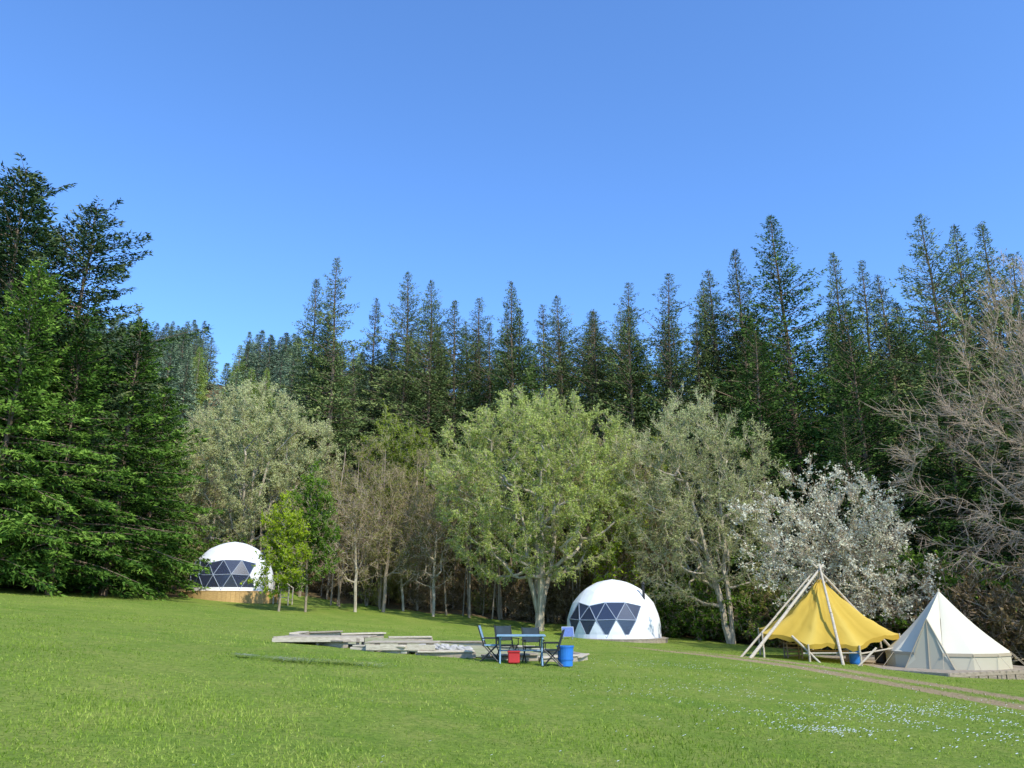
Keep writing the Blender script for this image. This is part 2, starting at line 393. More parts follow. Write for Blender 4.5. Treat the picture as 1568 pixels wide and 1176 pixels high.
for i in range(190):
    x=r2.uniform(-20,22); y=r2.uniform(60.5,70); z=G(x,y); h=r2.uniform(4,12)
    if x<-15 and y<64.5: continue
    lx,ly=r2.normal(0,.6,2)
    a=np.array([[x,y,z-.2],[x+lx*.4,y+ly*.4,z+h*.5],[x+lx,y+ly,z+h]]); r=r2.uniform(.03,.11)
    mb.tubes(a[:-1],a[1:],[r,r*.75],[r*.75,r*.3],5,0,r2.random())
mb.build('woodland_stems',[BARK_M])

# ------------------------------------------------------------------ ground
N1=520
ux=np.linspace(-4.6,4.6,N1); X=12*np.sinh(ux)+4*np.exp(-(ux/2)**2)
vy=np.linspace(-3.6,4.87,N1); Y=20+12*np.sinh(vy)
XX,YY=np.meshgrid(X,Y); ZZ=gz(XX,YY)
trk=np.array([(6,46),(7.5,41),(9.5,36),(11.8,30.5),(13.1,26),(14,21),(14.6,16),(15.5,8),(16,-10)],float)
dist=np.full(XX.shape,1e9)
for a,b in zip(trk[:-1],trk[1:]):
    d=b-a; tt=np.clip(((XX-a[0])*d[0]+(YY-a[1])*d[1])/(d@d),0,1)
    dist=np.minimum(dist,np.hypot(XX-a[0]-tt*d[0],YY-a[1]-tt*d[1]))
rut=np.exp(-((dist-.95)/.5)**2)+.3*np.exp(-(dist/.9)**2)
rut*=np.clip((48-YY)/10,.35,1)
ZZ=ZZ-.05*np.exp(-((dist-.95)/.35)**2)
edge=np.interp(XX,[-60,-31,-24,-18,-10,0,8,15,18,24,30,60],[46,48,53,64,61,60,59,54,48,44,41,38])
fm=np.clip((YY-edge+.8*np.sin(XX*1.3)*np.sin(XX*.4))/2.2,0,1)
me=bpy.data.meshes.new('ground'); V=np.stack([XX,YY,ZZ],-1).reshape(-1,3)
ii=np.arange(N1*N1).reshape(N1,N1); F=np.stack([ii[:-1,:-1],ii[:-1,1:],ii[1:,1:],ii[1:,:-1]],-1).reshape(-1,4)
me.vertices.add(len(V)); me.vertices.foreach_set('co',V.ravel()); me.loops.add(F.size); me.loops.foreach_set('vertex_index',F.ravel().astype(np.int32))
me.polygons.add(len(F)); me.polygons.foreach_set('loop_start',(np.arange(len(F))*4).astype(np.int32)); me.update(calc_edges=True)
me.polygons.foreach_set('use_smooth',np.full(len(F),True))
for nm,arr in(('rut',rut),('forest',fm)):
    a=me.attributes.new(nm,'FLOAT','POINT'); a.data.foreach_set('value',arr.ravel().astype(np.float32))
m,nt,b=newmat('meadow_grass'); co=coord(nt)
n1=noise(nt,co,.22,3,.6); n2=noise(nt,co,1.1,5,.7); n3=noise(nt,co,11,4,.7); n4=noise(nt,co,50,3,.7)
c=ramp(nt,n1,[(.35,(.155,.26,.026)),(.65,(.275,.35,.055))])
c=mixc(nt,ramp(nt,n2,[(.42,(0,0,0)),(.66,(.8,.8,.8))]),c,(.35,.36,.085))
c=mixc(nt,ramp(nt,n3,[(.38,(.7,.7,.7)),(.58,(0,0,0))]),c,(.085,.16,.015))
c=mixc(nt,math_(nt,'MULTIPLY',ramp(nt,n4,[(.4,(0,0,0)),(.8,(1,1,1))]),.35),c,(.40,.46,.12))
dirt=ramp(nt,n3,[(.3,(.30,.20,.11)),(.7,(.52,.38,.24))])
rm=math_(nt,'MULTIPLY',attr(nt,'rut'),math_(nt,'ADD',n2,.5)); rm=math_(nt,'ADD',rm,math_(nt,'MULTIPLY',math_(nt,'SUBTRACT',n3,.5),.9))
c=mixc(nt,ramp(nt,rm,[(.36,(0,0,0)),(.70,(.9,.9,.9))]),c,dirt)
ff=ramp(nt,n3,[(.3,(.07,.052,.025)),(.7,(.22,.16,.08))])
fmn=math_(nt,'ADD',attr(nt,'forest'),math_(nt,'MULTIPLY',math_(nt,'SUBTRACT',n2,.5),1.2))
c=mixc(nt,ramp(nt,fmn,[(.4,(0,0,0)),(.6,(1,1,1))]),c,ff)
nt.links.new(c,b.inputs['Base Color']); b.inputs['Roughness'].default_value=.9; b.inputs['Specular IOR Level'].default_value=.1
bp=nt.nodes.new('ShaderNodeBump'); bp.inputs['Strength'].default_value=1.0; bp.inputs['Distance'].default_value=.08
nt.links.new(math_(nt,'ADD',n3,math_(nt,'MULTIPLY',n4,.5)),bp.inputs['Height']); nt.links.new(bp.outputs[0],b.inputs['Normal'])
me.materials.append(m); og=bpy.data.objects.new('ground',me); scene.collection.objects.link(og)

GR=leafmat('grass_blades',(.095,.17,.015),(.235,.34,.042),(.42,.48,.11),.3,0)
r3=np.random.default_rng(9); nb=300000
yy=5.5*(48/5.5)**(r3.random(nb)**1.25); xx=(r3.random(nb)*2-1)*(.74*yy+2.5)
pat=np.sin(xx*2.1+1.3*np.sin(yy*1.1))*np.sin(yy*1.7+xx*.6); keep=r3.random(nb)<(.62+.38*pat)
dd=np.full(nb,9.)
for a,b_ in zip(trk[:-1],trk[1:]):
    d=b_-a; tt=np.clip(((xx-a[0])*d[0]+(yy-a[1])*d[1])/(d@d),0,1); dd=np.minimum(dd,np.hypot(xx-a[0]-tt*d[0],yy-a[1]-tt*d[1]))
keep&=~((np.abs(dd-.95)<.5)&(r3.random(nb)<.9))
keep&=~(((xx+2.4)**2+(yy-28)**2<4.4**2)&(yy>24.5))
xx=xx[keep]; yy=yy[keep]; n=len(xx); zz=gz(xx,yy)
P=np.column_stack([xx,yy,zz-.005]); h=r3.uniform(.015,.055,n)*(1+.5*np.sin(xx*.9+1.1*np.sin(yy*.5))*np.sin(yy*.7)); az=r3.uniform(0,6.28,n)
w=np.column_stack([np.cos(az),np.sin(az),np.zeros(n)])*(r3.uniform(.003,.007,n)*(1+yy/22))[:,None]
tip=P+np.column_stack([r3.normal(0,.022,n),r3.normal(0,.022,n),h])
big=.16*np.sin(xx*.42+1.7*np.sin(yy*.21))*np.sin(yy*.33+.8*np.sin(xx*.3))+.14*np.sin(xx*1.1+2*np.sin(yy*.9))*np.sin(yy*1.3+1.5*np.sin(xx*.8))
mb=MB(); mb.tris(P-w,P+w,tip,0,np.clip(r3.normal(.5,.22,n)+big+.1*pat[keep],0,1)); mb.build('grass',[GR])

DA=solid('daisy_white',(.88,.89,.87),(.75,.77,.77),30,.6)
mb=MB()
def daisies(cx,cy,sx,sy,n,seed,big=1.0):
    r=np.random.default_rng(seed); x=r.normal(cx,sx,n); y=r.normal(cy,sy,n)
    if sx>1:
        k=np.sin(x*1.5+seed)*np.sin(y*1.2+x*.5)>-.15; x=x[k];y=y[k]; n=len(x)
    z=gz(x,y)+r.uniform(.05,.08,n); rad=r.uniform(.009,.018,n)*big
    c=np.column_stack([x,y,z]); 
    for j in range(6):
        a0=j*1.0472; a1=a0+1.0472
        A=c+np.column_stack([np.cos(a0)*rad,np.sin(a0)*rad,rad*.35*math.cos(a0)]); B=c+np.column_stack([np.cos(a1)*rad,np.sin(a1)*rad,rad*.35*math.cos(a1)])
        mb.tris(c,A,B,0,0.)
daisies(8.5,17.5,3.2,2.2,2000,1,1.1); daisies(11,14.5,2,1.2,500,2); daisies(6,27,3,2,400,3,1.3); daisies(5.2,14.2,.5,.25,150,9)
daisies(-4.9,18.9,.4,.3,900,4,1.7); daisies(-3.8,19.3,.42,.3,750,5,1.7); daisies(-6.0,18.9,.15,.12,220,8,1.7); daisies(0,16,9,5,500,6); daisies(-8,30,5,4,400,7,1.3)
mb.build('daisies',[DA])

# ------------------------------------------------------------------ domes
WHITE=solid('white_pvc',(.82,.83,.84),(.78,.79,.81),2,.45,.4)
FRAME=solid('dome_frame',(.30,.34,.42),(.25,.29,.36),2,.5,.4)
m,nt,b=newmat('clear_window'); b.inputs['Base Color'].default_value=(.045,.055,.10,1); b.inputs['Roughness'].default_value=.17
b.inputs['Specular IOR Level'].default_value=1.0
tr=nt.nodes.new('ShaderNodeBsdfTransparent'); tr.inputs['Color'].default_value=(.75,.8,.9,1)
mx=nt.nodes.new('ShaderNodeMixShader'); mx.inputs[0].default_value=.66
nt.links.new(tr.outputs[0],mx.inputs[1]); nt.links.new(b.outputs[0],mx.inputs[2]); nt.links.new(mx.outputs[0],nt.nodes['Material Output'].inputs['Surface'])
WINDOW=m
WOOD=solid('weathered_wood',(.44,.37,.28),(.25,.20,.15),5,.85,.15,.4,(1,1,6))
WOODO=solid('new_wood',(.66,.43,.18),(.46,.28,.11),5,.8,.2,.3,(1,1,5))
WOODP=solid('pale_wood',(.62,.54,.42),(.40,.33,.24),6,.85,.15,.4,(1,1,5))
BLACK=solid('black_metal',(.03,.03,.033),(.02,.02,.02),5,.5,.4)
BLUE=solid('blue_plastic',(.03,.20,.60),(.02,.15,.50),3,.4,.5)
RED=solid('red_plastic',(.55,.03,.03),(.4,.02,.02),3,.4,.5)
BEDC=solid('bed_cloth',(.6,.6,.62),(.4,.42,.5),3,.9,.2)

def ico(n):
    vs=[Vector((0,0,1))]; a=math.atan(.5)
    for k in range(5): vs.append(Vector((math.cos(a)*math.cos(k*72*D2R),math.cos(a)*math.sin(k*72*D2R),math.sin(a))))
    for k in range(5): vs.append(Vector((math.cos(a)*math.cos((k*72+36)*D2R),math.cos(a)*math.sin((k*72+36)*D2R),-math.sin(a))))
    vs.append(Vector((0,0,-1))); f=[]
    for k in range(5):
        k2=(k+1)%5
        f+=[(0,1+k,1+k2),(1+k,6+k,1+k2),(1+k2,6+k,6+k2),(11,6+k2,6+k)]
    T=[]
    for (A,B,C) in f:
        A,B,C=vs[A],vs[B],vs[C]; g={}
        for i in range(n+1):
            for j in range(n+1-i):
                g[i,j]=((A*(n-i-j)+B*i+C*j)/n).normalized()
        for i in range(n):
            for j in range(n-i):
                T.append((g[i,j],g[i+1,j],g[i,j+1]))
                if i+j<n-1: T.append((g[i+1,j],g[i+1,j+1],g[i,j+1]))
    return T
ICO=ico(3); ICO4=ico(4)
def dome(name,cx,cy,zb,R,winaz,halfw,zlo,zhi,rot,pipe_az):
    mb=MB(); cut=-.18; cz=zb-cut*R; c=np.array([cx,cy,cz])
    Rm=Matrix.Rotation(rot,3,'Z')
    edges={}
    for tri in ICO:
        t=[Rm@v for v in tri]; cen=sum(t,Vector())/3
        if cen.z<cut-.04: continue
        az=math.atan2(cen.y,cen.x); da=(az-winaz+math.pi)%(2*math.pi)-math.pi
        win=abs(da)<halfw and zlo<cen.z<zhi
        if win:
            t=[Vector((v.x,v.y,max(v.z,cut))) for v in t]
            P=np.array([c+np.array(v)*R for v in t]); mb.add(P,[(0,1,2)],1,0.)
            for i in range(3):
                a,b=P[i],P[(i+1)%3]; k=tuple(sorted([tuple(np.round(a,2)),tuple(np.round(b,2))])); edges[k]=(a,b)
        else:
            n=3; g={}
            for i in range(n+1):
                for j in range(n+1-i):
                    flat=(t[0]*(n-i-j)+t[1]*i+t[2]*j)/n; v=flat*.5+flat.normalized()*.5
                    onedge=(i==0 or j==0 or i+j==n)
                    if onedge: v=flat.lerp(flat.normalized(),.35)
                    if v.z<cut: v.z=cut
                    g[i,j]=c+np.array(v)*R
            for i in range(n):
                for j in range(n-i):
                    mb.add([g[i,j],g[i+1,j],g[i,j+1]],[(0,1,2)],0,0.)
                    if i+j<n-1: mb.add([g[i+1,j],g[i+1,j+1],g[i,j+1]],[(0,1,2)],0,0.)
    A=np.array([e[0] for e in edges.values()]); B=np.array([e[1] for e in edges.values()])
    mb.tubes(A,B,.026,.026,6,2,0.)
    k=40; an=np.arange(k)*2*math.pi/k; rb=R*math.sqrt(1-cut*cut)
    ring=np.column_stack([np.cos(an),np.sin(an)])
    b0=np.column_stack([ring*(rb+.03)+[cx,cy],np.full(k,zb-.02)]); b1=np.column_stack([ring*(rb+.02)+[cx,cy],np.full(k,zb+.22)])
    F=[]
    for j in range(k): j2=(j+1)%k; F+=[(j,j2,k+j),(j2,k+j2,k+j)]
    mb.add(np.vstack([b0,b1]),F,0,.1)
    mb.box((cx+.3,cy+.8,zb+.3),(2.0,1.5,.5),.2,5,0.,bev=.05)
    mb.box((cx-1.2,cy+.2,zb+.35),(.6,.6,.6),.4,4,0.,bev=.03)
    px,py=cx+math.cos(pipe_az)*R*.78,cy+math.sin(pipe_az)*R*.78
    mb.tubes([[px,py,zb+1.8]],[[px,py,zb+3.15]],.08,.08,10,3,0.,True)
    mb.tubes([[px,py,zb+3.15]],[[px,py,zb+3.28]],.14,.05,10,3,0.,True)
    mb.build(name,[WHITE,WINDOW,FRAME,BLACK,WOODO,BEDC])
def deckring(name,cx,cy,zt,R,mat,extra=None):
    mb=MB(); w=.14
    n=int(2*R/w)
    for i in range(n):
        x=-R+w*(i+.5); l=2*math.sqrt(max(.05,R*R-x*x))
        mb.box((cx+x,cy,zt-.03),(w-.012,l,.05),0,0,random.random()*.5)
    for k in range(72):
        a=k*5*D2R; zg=G(cx+R*math.cos(a),cy+R*math.sin(a)); top=zt-.06; bot=min(zg-.1,top-.15)
        mb.box((cx+(R-.04)*math.cos(a),cy+(R-.04)*math.sin(a),(top+bot)/2),(.05,2*R*math.sin(2.4*D2R),top-bot),a,0,random.random()*.7)
    if extra: extra(mb)
    mb.build(name,[mat,WOODP,BLACK])
d1=(-20.5,60.0); z1=G(*d1)+.5
af=math.atan2(-d1[1],-d1[0])
dome('geodesic_dome_tent',d1[0],d1[1],z1,3.0,af-24*D2R,54*D2R,-.16,.56,.62,af+62*D2R)
def steps(mb):
    for i in range(4):
        mb.box((d1[0]+3.75+.28*i,d1[1]-1.2,z1-.12-.17*i),(.27,1.0,.05),0,1,.1)
    for s in(-.55,.55):
        mb.tubes([[d1[0]+3.7,d1[1]-1.2+s,z1+.9]],[[d1[0]+4.7,d1[1]-1.2+s,z1+.2]],.04,.04,6,1,.1,True)
        mb.tubes([[d1[0]+4.7,d1[1]-1.2+s,z1-1.0]],[[d1[0]+4.7,d1[1]-1.2+s,z1+.25]],.05,.05,6,1,.1,True)
        mb.tubes([[d1[0]+3.65,d1[1]-1.2+s,z1-.9]],[[d1[0]+3.65,d1[1]-1.2+s,z1+.95]],.05,.05,6,1,.1,True)
deckring('timber_deck',d1[0]+.1,d1[1],z1-.02,3.4,WOODO,steps)
d2=(6.35,52.0); z2=G(*d2)+.12
af=math.atan2(-d2[1],-d2[0])
dome('geodesic_dome_tent',d2[0],d2[1],z2,2.95,af-12*D2R,50*D2R,.02,.50,.25,af+55*D2R)
deckring('timber_deck',d2[0]+.05,d2[1],z2-.02,3.25,WOOD)

mb=MB(); sx,sy=3.15,47; sz=G(sx,sy)
mb.box((sx,sy,sz+.38),(.62,.04,.55),.1,0,0.,-.5,.0)
mb.box((sx,sy+.012,sz+.385),(.68,.03,.61),.1,1,0.,-.5)
for s in(-.25,.25): mb.tubes([[sx+s,sy+.1,sz+.45]],[[sx+s,sy+.4,sz-.02]],.015,.015,6,1,0.)
mb.tubes([[sx-.25,sy-.15,sz+.2],[sx+.25,sy-.15,sz+.2]],[[sx-.25,sy-.17,sz-.02],[sx+.25,sy-.17,sz-.02]],.015,.015,6,1,0.)
mb.build('solar_panel',[solid('solar_cells',(.05,.12,.35),(.04,.08,.25),8,.2,.6),FRAME])

# ------------------------------------------------------------------ fire circle: ring of sleeper benches
mb=MB(); cx,cy,R=-2.4,28.0,4.7; rr_=random.Random(4)
nseg=15
for k in range(nseg):
    a=(k+.5)*2*math.pi/nseg; x=cx+R*math.cos(a); y=cy+R*.82*math.sin(a)
    L=2*math.pi*R/nseg*.9; ang=math.atan2(.82*math.cos(a),-math.sin(a))
    z=min(G(x,y),G(x+.8,y),G(x-.8,y)); slope=math.atan2(G(x+.5*math.cos(ang),y+.5*math.sin(ang))-G(x-.5*math.cos(ang),y-.5*math.sin(ang)),1)
    mb.box((x,y,z+.09),(L*rr_.uniform(.9,1.02),.20,.17),ang+rr_.uniform(-.03,.03),rr_.choice([0,0,1]),rr_.random()*.7,0,.015)
    mb.box((x+rr_.uniform(-.04,.04),y+rr_.uniform(-.04,.04),z+.203),(L*rr_.uniform(.92,1.04),.32,.05),ang+rr_.uniform(-.05,.05),1 if k%3 else 0,rr_.random()*.6,rr_.uniform(-.04,.04),.01)
mb.build('sleeper_bench_circle',[WOOD,WOODP])
mb=MB(); zt=G(-5.6,25.4)+.24
for i in range(8):
    mb.box((-5.75+.02*i,24.85+i*.15,zt),(2.7+rr_.uniform(-.12,.12),.14,.045),.05,i%3==0,rr_.random()*.6,0,.008)
for xx_ in(-6.95,-5.8,-4.6):
    mb.box((xx_,25.4,zt-.08),(.1,1.15,.11),.05,0,.5)
    for yy_ in(24.95,25.85): mb.tubes([[xx_,yy_,G(xx_,yy_)-.1]],[[xx_,yy_,zt-.13]],.05,.05,7,0,.5,True)
mb.box((-5.75,24.79,zt-.075),(2.7,.04,.11),.05,1,.2,0,.008)
for i in range(6): mb.box((-3.2+.01*i,24.1+i*.15,G(-3.2,24.5)+.30),(2.0+rr_.uniform(-.08,.08),.14,.045),-.04,i%2,rr_.random()*.5,0,.008)
for xx_ in(-4.0,-3.2,-2.4): mb.box((xx_,24.5,G(-3.2,24.5)+.14),(.12,.85,.27),-.04,0,.4)
mb.box((-3.2,24.03,G(-3.2,24.5)+.17),(2.0,.04,.16),-.04,1,.2,0,.008)
mb.build('plank_platform',[WOOD,WOODP])
STONE=solid('pale_stone',(.5,.47,.42),(.3,.28,.25),5,.9,.2,.6)
def rock(mb,x,y,s,seed):
    r=np.random.default_rng(seed); T=np.array([[list(v) for v in t] for t in ICO4])
    ph=r.uniform(0,6,3); q=T.reshape(-1,3); f=1+.25*np.sin(q[:,0]*3+ph[0])*np.sin(q[:,1]*3+ph[1])+.12*np.sin(q[:,2]*6+ph[2]+q[:,0]*4)
    q=q*f[:,None]*np.array([s,s*.8,s*.6])+[x,y,G(x,y)+s*.3]
    mb.add(q,np.arange(len(q)).reshape(-1,3),0,r.random()*.4)
mb=MB()
for i in range(15):
    a=i*2*math.pi/15; rock(mb,-2.2+.75*math.cos(a),27.6+.75*math.sin(a),.17,i)
mb.build('stone_fire_ring',[STONE])
mb=MB()
k=48; an=np.arange(k)*2*math.pi/k
rings=[np.array([[cx,cy,G(cx,cy)+.03]])]
for q in(.35,.7,1.0):
    xs=cx+4.5*q*np.cos(an); ys=cy+3.65*q*np.sin(an); rings.append(np.column_stack([xs,ys,gz(xs,ys)+.03]))
V=np.vstack(rings); F=[(0,1+j,1+(j+1)%k) for j in range(k)]
for r in range(2):
    o=1+r*k
    for j in range(k): j2=(j+1)%k; F+=[(o+j,o+k+j,o+j2),(o+j2,o+k+j,o+k+j2)]
mb.add(V,F,0,0.); mb.build('gravel_floor',[solid('gravel',(.42,.38,.26),(.20,.22,.08),4,.95,.1,.8)])
# ------------------------------------------------------------------ table and chairs
TX,TY=.25,23.3; tz=G(TX,TY)
TBL=solid('table_blue_grey',(.24,.38,.48),(.18,.30,.40),6,.5,.3)
mb=MB()
for i in range(6): mb.box((TX,TY-.35+i*.14,tz+.76),(1.35,.128,.035),.05,0,rr_.random()*.4,0,.006)
for sx_ in(-.58,.58):
    for sy_ in(-1,1):
        mb.tubes([[TX+sx_,TY+sy_*.36,tz-.02]],[[TX+sx_,TY-sy_*.25,tz+.74]],.025,.025,6,0,.3,True)
    mb.box((TX+sx_,TY,tz+.70),(.05,.7,.05),.05,0,.4)
mb.tubes([[TX-.58,TY,tz+.36]],[[TX+.58,TY,tz+.36]],.02,.02,6,0,.3)
mb.build('picnic_table',[TBL])
def chair(x,y,rz,mat):
    mb=MB(); W=.5; 
    for sx_ in(-W/2,W/2):
        mb.tubes([[sx_,-.25,0]],[[sx_,.22,.5]],.018,.018,6,0,0.,True); mb.tubes([[sx_,.28,0]],[[sx_,-.2,.46]],.018,.018,6,0,0.,True)
        mb.tubes([[sx_,.15,.40]],[[sx_,.34,.98]],.018,.018,6,0,0.,True)
        mb.box((sx_*1.12,0,.63),(.06,.46,.025),0,0,0.,0,.008)
        mb.tubes([[sx_*1.1,-.2,.44]],[[sx_*1.1,-.2,.63]],.013,.013,6,0,0.)
    mb.box((0,0,.44),(W-.04,.44,.03),0,1,0.,0,.01)
    mb.box((0,.265,.76),(W-.04,.025,.42),0,1,0.,-.30,.008)
    ob=mb.build('folding_chair',[BLACK,mat]); ob.location=(x,y,G(x,y)); ob.rotation_euler=(0,0,rz)
CB=solid('chair_fabric_dark',(.035,.05,.06),(.02,.03,.035),4,.8,.2)
chair(TX-.85,TY+.1,1.5,TBL); chair(TX+.85,TY-.1,-1.7,CB); chair(TX+.35,TY+.75,.2,CB); chair(TX-.4,TY+.72,.4,CB)
mb=MB(); mb.box((0,0,.17),(.34,.3,.3),0,0,0.,0,.03); mb.box((0,0,.34),(.37,.33,.05),0,0,.4,0,.02)
mb.tubes([[-.15,0,.36],[.15,0,.36]],[[-.1,0,.48],[.1,0,.48]],.012,.012,6,1,0.); mb.tubes([[-.1,0,.48]],[[.1,0,.48]],.012,.012,6,1,0.)
ob=mb.build('red_cool_box',[RED,BLACK]); ob.location=(TX-.2,TY-.1,G(TX-.2,TY-.1)); ob.scale=(.95,.95,.95)
mb=MB(); mb.tubes([[0,0,0]],[[0,0,.5]],.2,.23,20,0,0.,True); mb.tubes([[0,0,.5]],[[0,0,.54]],.25,.25,20,0,.3,True)
mb.tubes([[0,0,.16]],[[0,0,.2]],.225,.23,20,0,.2,True)
ob=mb.build('blue_bucket',[BLUE]); ob.location=(TX+1.25,TY+.3,G(TX+1.25,TY+.3)+.02)

# ------------------------------------------------------------------ big deck on the right
DZ=-.86
poly=[(11.2,39.2),(16.6,32.1),(21.9,34.4),(20.6,43),(13.2,44)]
def inside_span(y):
    xs=[]
    for i in range(len(poly)):
        (x0,y0),(x1,y1)=poly[i],poly[(i+1)%len(poly)]
        if (y0-y)*(y1-y)<0: xs.append(x0+(x1-x0)*(y-y0)/(y1-y0))
    return (min(xs),max(xs)) if len(xs)>1 else None
mb=MB(); y=32.2
while y<44:
    s=inside_span(y)
    if s and s[1]-s[0]>.1: mb.box(((s[0]+s[1])/2,y,DZ-.025),(s[1]-s[0],.135,.05),0,0,random.random()*.6)
    y+=.147
for i in range(len(poly)):
    a=np.array(poly[i]); b_=np.array(poly[(i+1)%len(poly)]); L=np.linalg.norm(b_-a); ang=math.atan2(*(b_-a)[::-1])
    mid_=(a+b_)/2
    mb.box((mid_[0],mid_[1],DZ-.08),(L,.06,.16),ang,0,.2,0,.01)
    npost=int(L/1.4)
    for k in range(npost+1):
        p=a+(b_-a)*k/npost; g=G(*p); mb.tubes([[p[0],p[1],g-.3]],[[p[0],p[1],DZ-.16]],.07,.07,7,0,.5)
    for k in range(int(L/.5)):
        p=a+(b_-a)*(k+.5)/int(L/.5); g=G(*p)
        if DZ-.17>g: mb.box((p[0],p[1],(DZ-.17+g)/2),(.46,.04,DZ-.17-g+.1),ang,0,.6+.3*random.random())
mb.build('timber_deck',[WOOD])

CANV=leafmat('cream_canvas',(.50,.45,.33),(.65,.60,.46),(.72,.68,.56),.12,0)
CANV_T=solid('tent_trim',(.50,.42,.30),(.45,.37,.26),5,.8,.2)
mb=MB(); bx,by=18.6,35.9; Rt=2.4; apex=np.array([bx,by,DZ+3.1]); hw=.62
K=14; da=math.atan2(-.75,-.72)
ang=[da+(i+.5)*2*math.pi/K for i in range(K)]
def cone_pt(a,s):
    e=np.array([bx+Rt*math.cos(a),by+Rt*math.sin(a),DZ+hw])
    p=apex+(e-apex)*s; p[2]-=.16*math.sin(math.pi*s); return p
rows=10
for i in range(K):
    a0,a1=ang[i],ang[(i+1)%K]
    if i==K-1: a1=ang[0]+2*math.pi
    door=(i==K-1)
    sub=4
    for r in range(rows):
        for q in range(sub):
            aa=a0+(a1-a0)*q/sub; ab=a0+(a1-a0)*(q+1)/sub
            def P(a,s,f):
                p=cone_pt(a,s); sc=1-.035*math.sin(math.pi*f)*s
                p[0]=bx+(p[0]-bx)*sc; p[1]=by+(p[1]-by)*sc; return p
            s0,s1=r/rows,(r+1)/rows
            f0,f1=q/sub,(q+1)/sub
            V=[P(aa,s0,f0),P(ab,s0,f1),P(ab,s1,f1),P(aa,s1,f0)]
            if door and r>=4: continue
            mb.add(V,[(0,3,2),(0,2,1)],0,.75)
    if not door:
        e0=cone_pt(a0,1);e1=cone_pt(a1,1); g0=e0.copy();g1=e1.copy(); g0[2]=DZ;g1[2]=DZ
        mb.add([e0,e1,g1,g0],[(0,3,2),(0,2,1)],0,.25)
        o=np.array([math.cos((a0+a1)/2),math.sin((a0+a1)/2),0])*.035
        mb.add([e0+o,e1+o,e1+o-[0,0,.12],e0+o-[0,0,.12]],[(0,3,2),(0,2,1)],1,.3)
        mb.tubes([e0],[e0+np.array([math.cos(a0),math.sin(a0),0])*.6-[0,0,hw+.0]],.009,.009,4,1,0.)
dd_=np.array([math.cos(da),math.sin(da),0]); side=np.array([-dd_[1],dd_[0],0])
peak=np.array([bx,by,DZ+1.95])+dd_*(Rt-.35)
L0=np.array([bx,by,DZ])+dd_*Rt+side*.95; R0=np.array([bx,by,DZ])+dd_*Rt-side*.95
up=apex+dd_*.12-np.array([0,0,.12]); 
e0=cone_pt(ang[0]-2*math.pi,1); eK=cone_pt(ang[K-1],1)
for E_,B_ in((e0,L0),(eK,R0)):
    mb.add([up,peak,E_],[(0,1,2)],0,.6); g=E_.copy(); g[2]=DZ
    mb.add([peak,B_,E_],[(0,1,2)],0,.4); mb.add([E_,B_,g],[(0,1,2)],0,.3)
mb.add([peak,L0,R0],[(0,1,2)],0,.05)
midb=(L0+R0)/2
mb.tubes([peak+dd_*.02],[midb+dd_*.03],.018,.018,5,1,.3); mb.tubes([peak+dd_*.02,peak+dd_*.02],[L0+dd_*.02,R0+dd_*.02],.022,.022,5,1,.3)
mb.tubes([apex-[0,0,.1]],[apex+[0,0,.09]],.06,.03,8,1,.2,True)
mb.build('bell_tent',[CANV,CANV_T])

YEL=leafmat('yellow_canvas',(.48,.31,.045),(.70,.48,.09),(.84,.62,.15),.35,0)
mb=MB(); T=np.array([14.35,38.2,2.85])
corn=[np.array(p) for p in[(11.1,37.0,.42),(12.6,35.6,-.02),(14.6,35.2,-.05),(16.9,36.4,.40),(17.4,39.5,.5),(15,41.8,.4),(12.1,40.9,.5)]]
rim=[];nc=len(corn); sub=8
for i in range(nc):
    a,b_=corn[i],corn[(i+1)%nc]
    for q in range(sub):
        f=q/sub; p=a+(b_-a)*f; s=math.sin(math.pi*f)
        inw=T-p; inw[2]=0; inw/=np.linalg.norm(inw); p=p+inw*.28*s+np.array([0,0,.10*s]); rim.append((p,f))
rows=12; nr=len(rim); V=[]
for r in range(rows+1):
    s=r/rows
    for j,(p,f) in enumerate(rim):
        q=T+(p-T)*(.03+.97*s); q[2]-=.30*math.sin(math.pi*s)+.09*math.sin(math.pi*f)*s*(1.2-s); q=q+np.random.default_rng(j*31+r).normal(0,.018,3); V.append(q)
F=[]
for r in range(rows):
    for j in range(nr):
        j2=(j+1)%nr; o=r*nr; F+=[(o+j,o+nr+j,o+nr+j2),(o+j,o+nr+j2,o+j2)]
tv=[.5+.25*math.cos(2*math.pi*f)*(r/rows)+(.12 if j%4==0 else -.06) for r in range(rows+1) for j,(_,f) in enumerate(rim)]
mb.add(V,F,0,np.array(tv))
V2=[];F2=[]
for j,(p,f) in enumerate(rim):
    q=V[rows*nr+j]; V2+= [q+[0,0,.0],q-np.array([0,0,.18+.05*math.sin(j*2.2)])]
for j in range(nr):
    j2=(j+1)%nr; F2+=[(2*j,2*j+1,2*j2+1),(2*j,2*j2+1,2*j2)]
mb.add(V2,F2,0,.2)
mb.add([T+[.0,.0,.02],T+[.25,-.1,-.2],T+[-.2,-.1,-.2],T+[0,.25,-.2]],[(0,1,2),(0,2,3),(0,3,1)],1,.3)
ob=mb.build('yellow_canopy_tent',[YEL,WOOD],smooth=True)
mb=MB(); A=np.array([14.3,38.1,3.25])
def pole(a,b_,r=.06):
    a=np.array(a,float);b_=np.array(b_,float); d=b_-a; mb.tubes([a,a+d*.5],[a+d*.5+[.02,.02,0],b_],[r,r*.9],[r*.9,r*.7],8,0,random.random()*.4,True)
pole((10.25,36.2,G(10.25,36.2)-.05),A+[.2,-.08,.2],.075)
pole((9.95,36.6,G(9.95,36.6)-.05),(13.9,38.2,2.95),.05)
pole((13.75,34.95,G(13.75,34.95)-.05),A+[-.02,-.2,.15],.065)
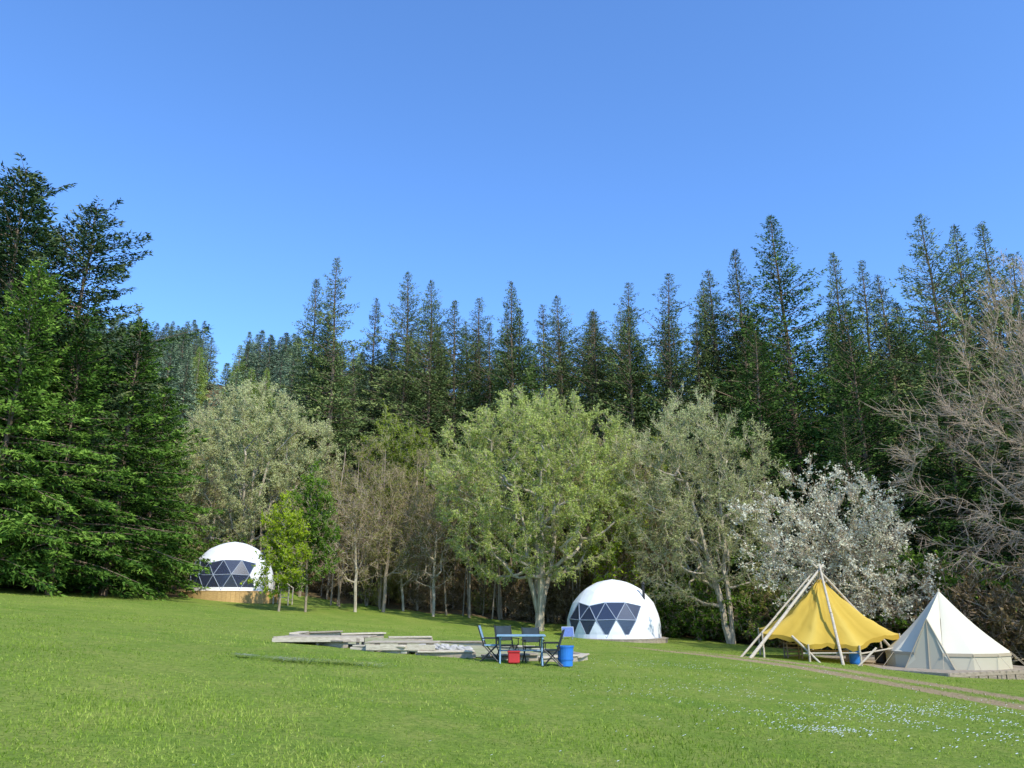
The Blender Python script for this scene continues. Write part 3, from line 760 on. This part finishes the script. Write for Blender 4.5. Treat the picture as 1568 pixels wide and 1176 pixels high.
pole((18.2,39.2,DZ),A+[-.25,0,.25],.07)
pole((15.2,42.6,DZ),A+[0,-.2,.2],.065)
for c_ in corn: pole((c_[0],c_[1],DZ-.02),(c_[0],c_[1],c_[2]+.05),.05)
pole((12.1,36.1,.35),(13.4,35.1,-1.25),.05); pole((15.3,35.2,-.1),(13.9,34.9,-1.2),.045); pole((12.4,35.75,-.35),(14.7,35.25,-.3),.035)
pole((14.6,35.3,-.35),(16.9,36.3,-.1),.035)
mb.build('timber_pole_frame',[WOODP])
mb=MB(); mb.box((14.6,38.6,DZ+.45),(1.8,.7,.05),-.5,0,.4,0,.01)
for a_ in(-.75,.75):
    for b_ in(-.25,.25): mb.box((14.6+a_*math.cos(-.5)-b_*math.sin(-.5),38.6+a_*math.sin(-.5)+b_*math.cos(-.5),DZ+.21),(.07,.07,.42),-.5,0,.5)
mb.build('wooden_bench',[WOOD])
for (x,y,mat,nm) in[(14.9,36.5,BLUE,'blue_barrel'),(16.4,37.4,BLACK,'dark_barrel')]:
    mb=MB(); zs=[0,.1,.3,.5,.62]; rs=[.2,.24,.25,.24,.2]
    P=np.array([[0,0,z] for z in zs]); mb.tubes(P[:-1],P[1:],rs[:-1],rs[1:],18,0,0.,True); mb.tubes([[0,0,.62]],[[0,0,.66]],.1,.1,12,0,.4,True)
    ob=mb.build(nm,[mat]); ob.location=(x,y,DZ)
mb=MB()
for i in range(5): mb.box((12.9,38.5,DZ+.1+.17*i),(.7,.5,.03),.3,0,.3,0,.005)
for a_ in(-.33,.33):
    for b_ in(-.22,.22): mb.box((12.9+a_,38.5+b_,DZ+.43),(.05,.05,.85),.3,0,.5)
mb.build('wooden_crate',[WOOD])

# ------------------------------------------------------------------ sky, sun, camera
el=44*D2R; azs=math.atan2(.60,-.80)
w=bpy.data.worlds.new('World'); scene.world=w; w.use_nodes=True; nt=w.node_tree
sk=nt.nodes.new('ShaderNodeTexSky'); sk.sky_type='NISHITA'; sk.sun_disc=False; sk.sun_elevation=el; sk.sun_rotation=azs
sk.air_density=1.0; sk.dust_density=.7; sk.ozone_density=1.4; sk.altitude=100
mul=mixc(nt,1.0,sk.outputs[0],(.98,1.48,2.12),'MULTIPLY')
bg=nt.nodes['Background']; nt.links.new(mul,bg.inputs['Color']); bg.inputs['Strength'].default_value=.15
sd=bpy.data.lights.new('sun','SUN'); sd.energy=5; sd.angle=.5*D2R; sd.color=(1,.95,.82)
so=bpy.data.objects.new('sun',sd); scene.collection.objects.link(so)
S=Vector((math.sin(azs)*math.cos(el),math.cos(azs)*math.cos(el),math.sin(el)))
so.rotation_euler=S.to_track_quat('Z','Y').to_euler(); so.location=(30,-30,60)
cd=bpy.data.cameras.new('camera'); cd.lens=28; cd.sensor_width=36; cd.clip_end=3000; cd.clip_start=.1
cam=bpy.data.objects.new('camera',cd); scene.collection.objects.link(cam)
cam.location=(0,0,1.6+G(0,0)); cam.rotation_euler=((90+15.5)*D2R,0,0); scene.camera=cam
scene.view_settings.view_transform='Standard'; scene.view_settings.look='None'; scene.view_settings.exposure=0
print('OBJS',len(bpy.data.objects))
